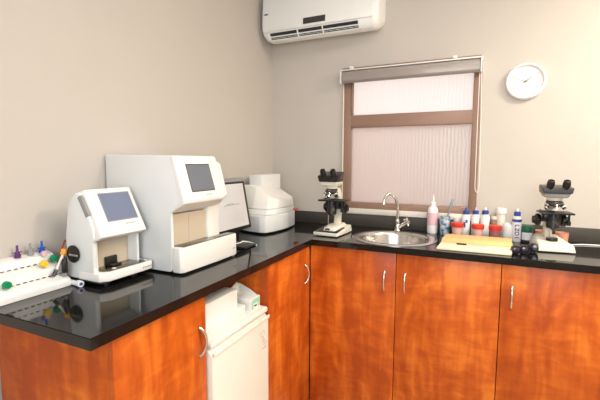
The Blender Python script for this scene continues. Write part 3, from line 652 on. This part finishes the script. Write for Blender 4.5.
# ---------------------------------------------------------------- board with slides
bd = thing('staining_board', 'cream board with yellow wooden strip on the worktop right of the sink', 'board', (1.49, -.38, .9))
MB().hexa([(1.302, -.572, .9015), (1.655, -.560, .9015), (1.672, -.330, .9015), (1.318, -.340, .9015), (1.303, -.571, .913), (1.654, -.559, .913), (1.672, -.331, .920), (1.319, -.341, .920)], .002, 2).build('board', 'board', bd)
MB().hexa([(1.312, -.43, .9185), (1.664, -.42, .9185), (1.676, -.23, .9015), (1.322, -.24, .9015), (1.314, -.40, .934), (1.664, -.39, .934), (1.674, -.232, .934), (1.324, -.242, .934)], .003, 2).build('wooden_strip', 'ply', bd)
for x, y in ((1.34, -.54), (1.63, -.53)): MB().cyl((x, y, .9), (x, y, .9018), .008).build('foot', 'black', bd)
kf = thing('spatula', 'thin steel spatula with black handle lying on the cream board', 'spatula', (1.42, -.46, .917))
MB().box(1.395, 1.445, -.470, -.457, .9175, .924, .002).build('handle', 'black', kf)
MB().box(1.4452, 1.545, -.466, -.460, .919, .9205).build('blade', 'steel', kf)

# ---------------------------------------------------------------- bottles, cups and jars
def lathe_thing(name, label, cat, x, y, parts, group=None, z=.9):
    t = thing(name, label, cat, (x, y, z), 0, group)
    for nm, m, prof in parts: local(t, MB().lathe(prof, (0, 0, 0), 24), nm, m, 45)
    return t
# spray / squeeze bottle with a pink label
lathe_thing('squeeze_bottle', 'white squeeze bottle with pink label and pointed nozzle behind the sink', 'bottle', 1.222, -.065, [
    ('body', 'white', [(0, .0005), (.031, .0005), (.033, .006), (.033, .145), (.030, .160), (.020, .176), (0, .178)]),
    ('label', 'pink', [(.0334, .055), (.0338, .055), (.0338, .135), (.0334, .135)]),
    ('cap', 'white', [(0, .1785), (.017, .1785), (.016, .198), (.008, .204), (.0055, .235), (.003, .250), (0, .250)])])
# blue patterned cup with a brush
lathe_thing('patterned_cup', 'blue and white patterned cup holding a grey brush beside the squeeze bottle', 'cup', 1.300, -.085, [
    ('cup', 'floral', [(0, .0005), (.027, .0005), (.033, .118), (.031, .118), (.0255, .006), (0, .006)])])
t = thing('brush', 'grey-blue brush standing in the blue patterned cup', 'brush', (1.300, -.085, .907))
MB().cyl((1.288, -.088, .912), (1.330, -.078, 1.075), .0045, .006).build('shaft', 'grey', t)
MB().box(-.009, .009, -.006, .006, 0, .055, .003, 2, Matrix.Translation((1.330, -.078, 1.0755)) @ Matrix.Rotation(.25, 4, 'Y')).build('brush_head', mat('grey_blue_bristle', (.30, .38, .42), .6, noise=.1), t)
# red-lidded specimen cups
def specimen(x, y, content, label, r=.031, h=.062):
    return lathe_thing('specimen_cup', label, 'cup', x, y, [
        ('cup', content, [(0, .0005), (r*.80, .0005), (r*.92, h*.72), (0, h*.72)]),
        ('lid', 'red', [(0, h*.721), (r*1.05, h*.721), (r*1.08, h*.76), (r*1.08, h), (r*1.0, h*1.03), (0, h*1.03)])], 'red lidded specimen cups')
specimen(1.376, -.120, 'pinkpot', 'leftmost of the three red lidded cups, nearest the patterned cup', .034, .084)
specimen(1.494, -.150, 'pinkpot', 'middle red lidded cup with pale pink content behind the board', .033, .087)
specimen(1.588, -.155, 'winepot', 'rightmost red lidded cup, dark wine coloured content', .033, .087)
# dropper bottles with blue caps
def dropper_bottle(x, y, h, r, label, striped=None, tip='white'):
    parts = [('body', 'white', [(0, .0005), (r, .0005), (r*1.04, .004), (r*1.04, h*.68), (r*.8, h*.76), (0, h*.77)]),
             ('cap', 'blue', [(0, h*.771), (r*.78, h*.771), (r*.76, h*.88), (r*.45, h*.905), (0, h*.905)]),
             ('nozzle', tip, [(0, h*.906), (r*.32, h*.906), (r*.15, h), (0, h)])]
    if striped: parts.append(('label', striped, [(r*1.05, h*.30), (r*1.075, h*.30), (r*1.075, h*.62), (r*1.05, h*.62)]))
    return lathe_thing('dropper_bottle', label, 'bottle', x, y, parts, 'blue capped dropper bottles')
t = dropper_bottle(1.4225, -.085, .180, .0235, 'white bottle with blue cap and dark printed label, leftmost of the blue capped bottles', 'label', 'blue')
for dx, z, s in ((-.006, .085, 1), (.006, .100, 1), (-.004, .070, .8)):
    b = MB().box(dx-.006*s, dx+.006*s, -.0265, -.0258, z-.012, z+.006); local(t, b, 'dark_print', 'bluetxt', 0)
dropper_bottle(1.478, -.068, .182, .0225, 'plain white bottle with blue cap and pinkish tip, second from the window side', None, 'pink')
dropper_bottle(1.532, -.072, .186, .0245, 'taller plain white bottle with blue cap and white tip, behind the middle cup', None, 'white')
t = dropper_bottle(1.701, -.130, .196, .0235, 'white bottle with two blue bands and purple lettering beside the green lidded jar', None, 'white')
local(t, MB().lathe([(.0246, .116), (.0254, .116), (.0254, .132), (.0246, .132)], n=24), 'blue_band', 'blue')
for i, ch in enumerate('LZO1'):
    o = text('lettering', ch, .030, 'purpletxt', None, basis((0, -.0256, .095-i*.023), (0, 0, -1), (1, 0, 0)), .0006, .0008); o.parent = t
# white canister, small brown jar and rounded white bottle
lathe_thing('canister', 'tall white canister with white screw lid behind the red lidded cups', 'canister', 1.618, -.048, [
    ('body', 'cream', [(0, .0005), (.025, .0005), (.025, .148), (0, .148)]),
    ('lid', 'white', [(0, .1485), (.0285, .1485), (.030, .152), (.030, .180), (.028, .183), (0, .183)])])
lathe_thing('medicine_jar', 'small brown jar with cream lid, between the blue capped bottles and the tall canister', 'jar', 1.5835, -.048, [
    ('body', mat('brown_tint', (.35, .22, .17), .3, noise=.05), [(0, .0005), (.020, .0005), (.020, .112), (0, .112)]),
    ('lid', 'cream', [(0, .1125), (.0190, .1125), (.0190, .132), (0, .133)])])
lathe_thing('rounded_bottle', 'short white bottle with rounded shoulders right of the wine coloured cup', 'bottle', 1.655, -.120, [
    ('body', 'white', [(0, .0005), (.027, .0005), (.029, .006), (.029, .070), (.026, .088), (.016, .102), (.010, .106), (0, .107)])])
lathe_thing('glass_jar', 'small clear glass jar between the rounded bottle and the lettered bottle', 'jar', 1.689, -.052, [
    ('glass', 'clearglass', [(0, .0005), (.020, .0005), (.021, .005), (.021, .095), (.019, .095), (.019, .004), (0, .004)])])
lathe_thing('lidded_jar', 'small white labelled jar with dark green lid left of the right microscope', 'jar', 1.756, -.125, [
    ('body', 'darkgrey', [(0, .0005), (.026, .0005), (.027, .004), (.027, .062), (0, .062)]),
    ('label', 'label', [(.0273, .014), (.0278, .014), (.0278, .058), (.0273, .058)]),
    ('lid', 'darkgreen', [(0, .0625), (.030, .0625), (.031, .066), (.031, .092), (.028, .096), (0, .096)])])
lathe_thing('plastic_tub', 'low white plastic tub against the backsplash behind the leftmost red lid', 'tub', 1.372, -.046, [
    ('body', 'card', [(0, .0005), (.019, .0005), (.021, .085), (0, .085)]),
    ('lid', 'white', [(0, .0855), (.0235, .0855), (.0235, .105), (0, .107)])])
lathe_thing('rose_dish', 'rose-brown plastic pot standing behind the right microscope', 'pot', 1.935, -.075, [
    ('pot', 'rosepot', [(0, .0005), (.030, .0005), (.034, .062), (.032, .062), (.028, .005), (0, .005)])])
lathe_thing('rose_dish', 'rose-brown plastic pot left of the right microscope arm', 'pot', 1.835, -.075, [
    ('pot', 'rosepot', [(0, .0005), (.030, .0005), (.034, .066), (.032, .066), (.028, .005), (0, .005)])])
# eyepiece lenses standing on the counter front
def loupe(x, y, r, rz, label, rim='black'):
    t = thing('eyepiece_lens', label, 'lens', (x, y, .9), rz, 'loose lenses')
    R = Matrix.Rotation(PI/2, 3, 'X')
    local(t, MB().lathe([(0, -.018), (r*.8, -.018), (r, -.014), (r, .014), (r*.86, .018), (r*.80, .014), (0, .014)], (0, 0, r+.0003), 28, R), 'barrel', rim, 50)
    local(t, MB().lathe([(0, .0142), (r*.78, .0142), (r*.5, .0165), (0, .0175)], (0, 0, r+.0003), 24, R), 'glass', 'lens', 60)
loupe(1.677, -.490, .021, .3, 'black eyepiece lens on the worktop edge, against the board corner')
loupe(1.716, -.470, .022, .1, 'black eyepiece lens on the worktop edge, middle one of three')
loupe(1.757, -.436, .026, -.2, 'greenish grey eyepiece lens on the worktop, nearest the right microscope', mat('grey_green_plastic', (.05, .06, .05), .15, noise=.3, nscale=50))
tag(MB().tube(spline([(1.955, -.15, .9035), (2.02, -.10, .9035), (2.15, -.075, .9035), (2.4, -.07, .9035), (2.6, -.08, .9035)], 8), .0035, 8).build('power_cable', 'white'), 'thin white cable lying along the backsplash right of the microscope', 'cable')
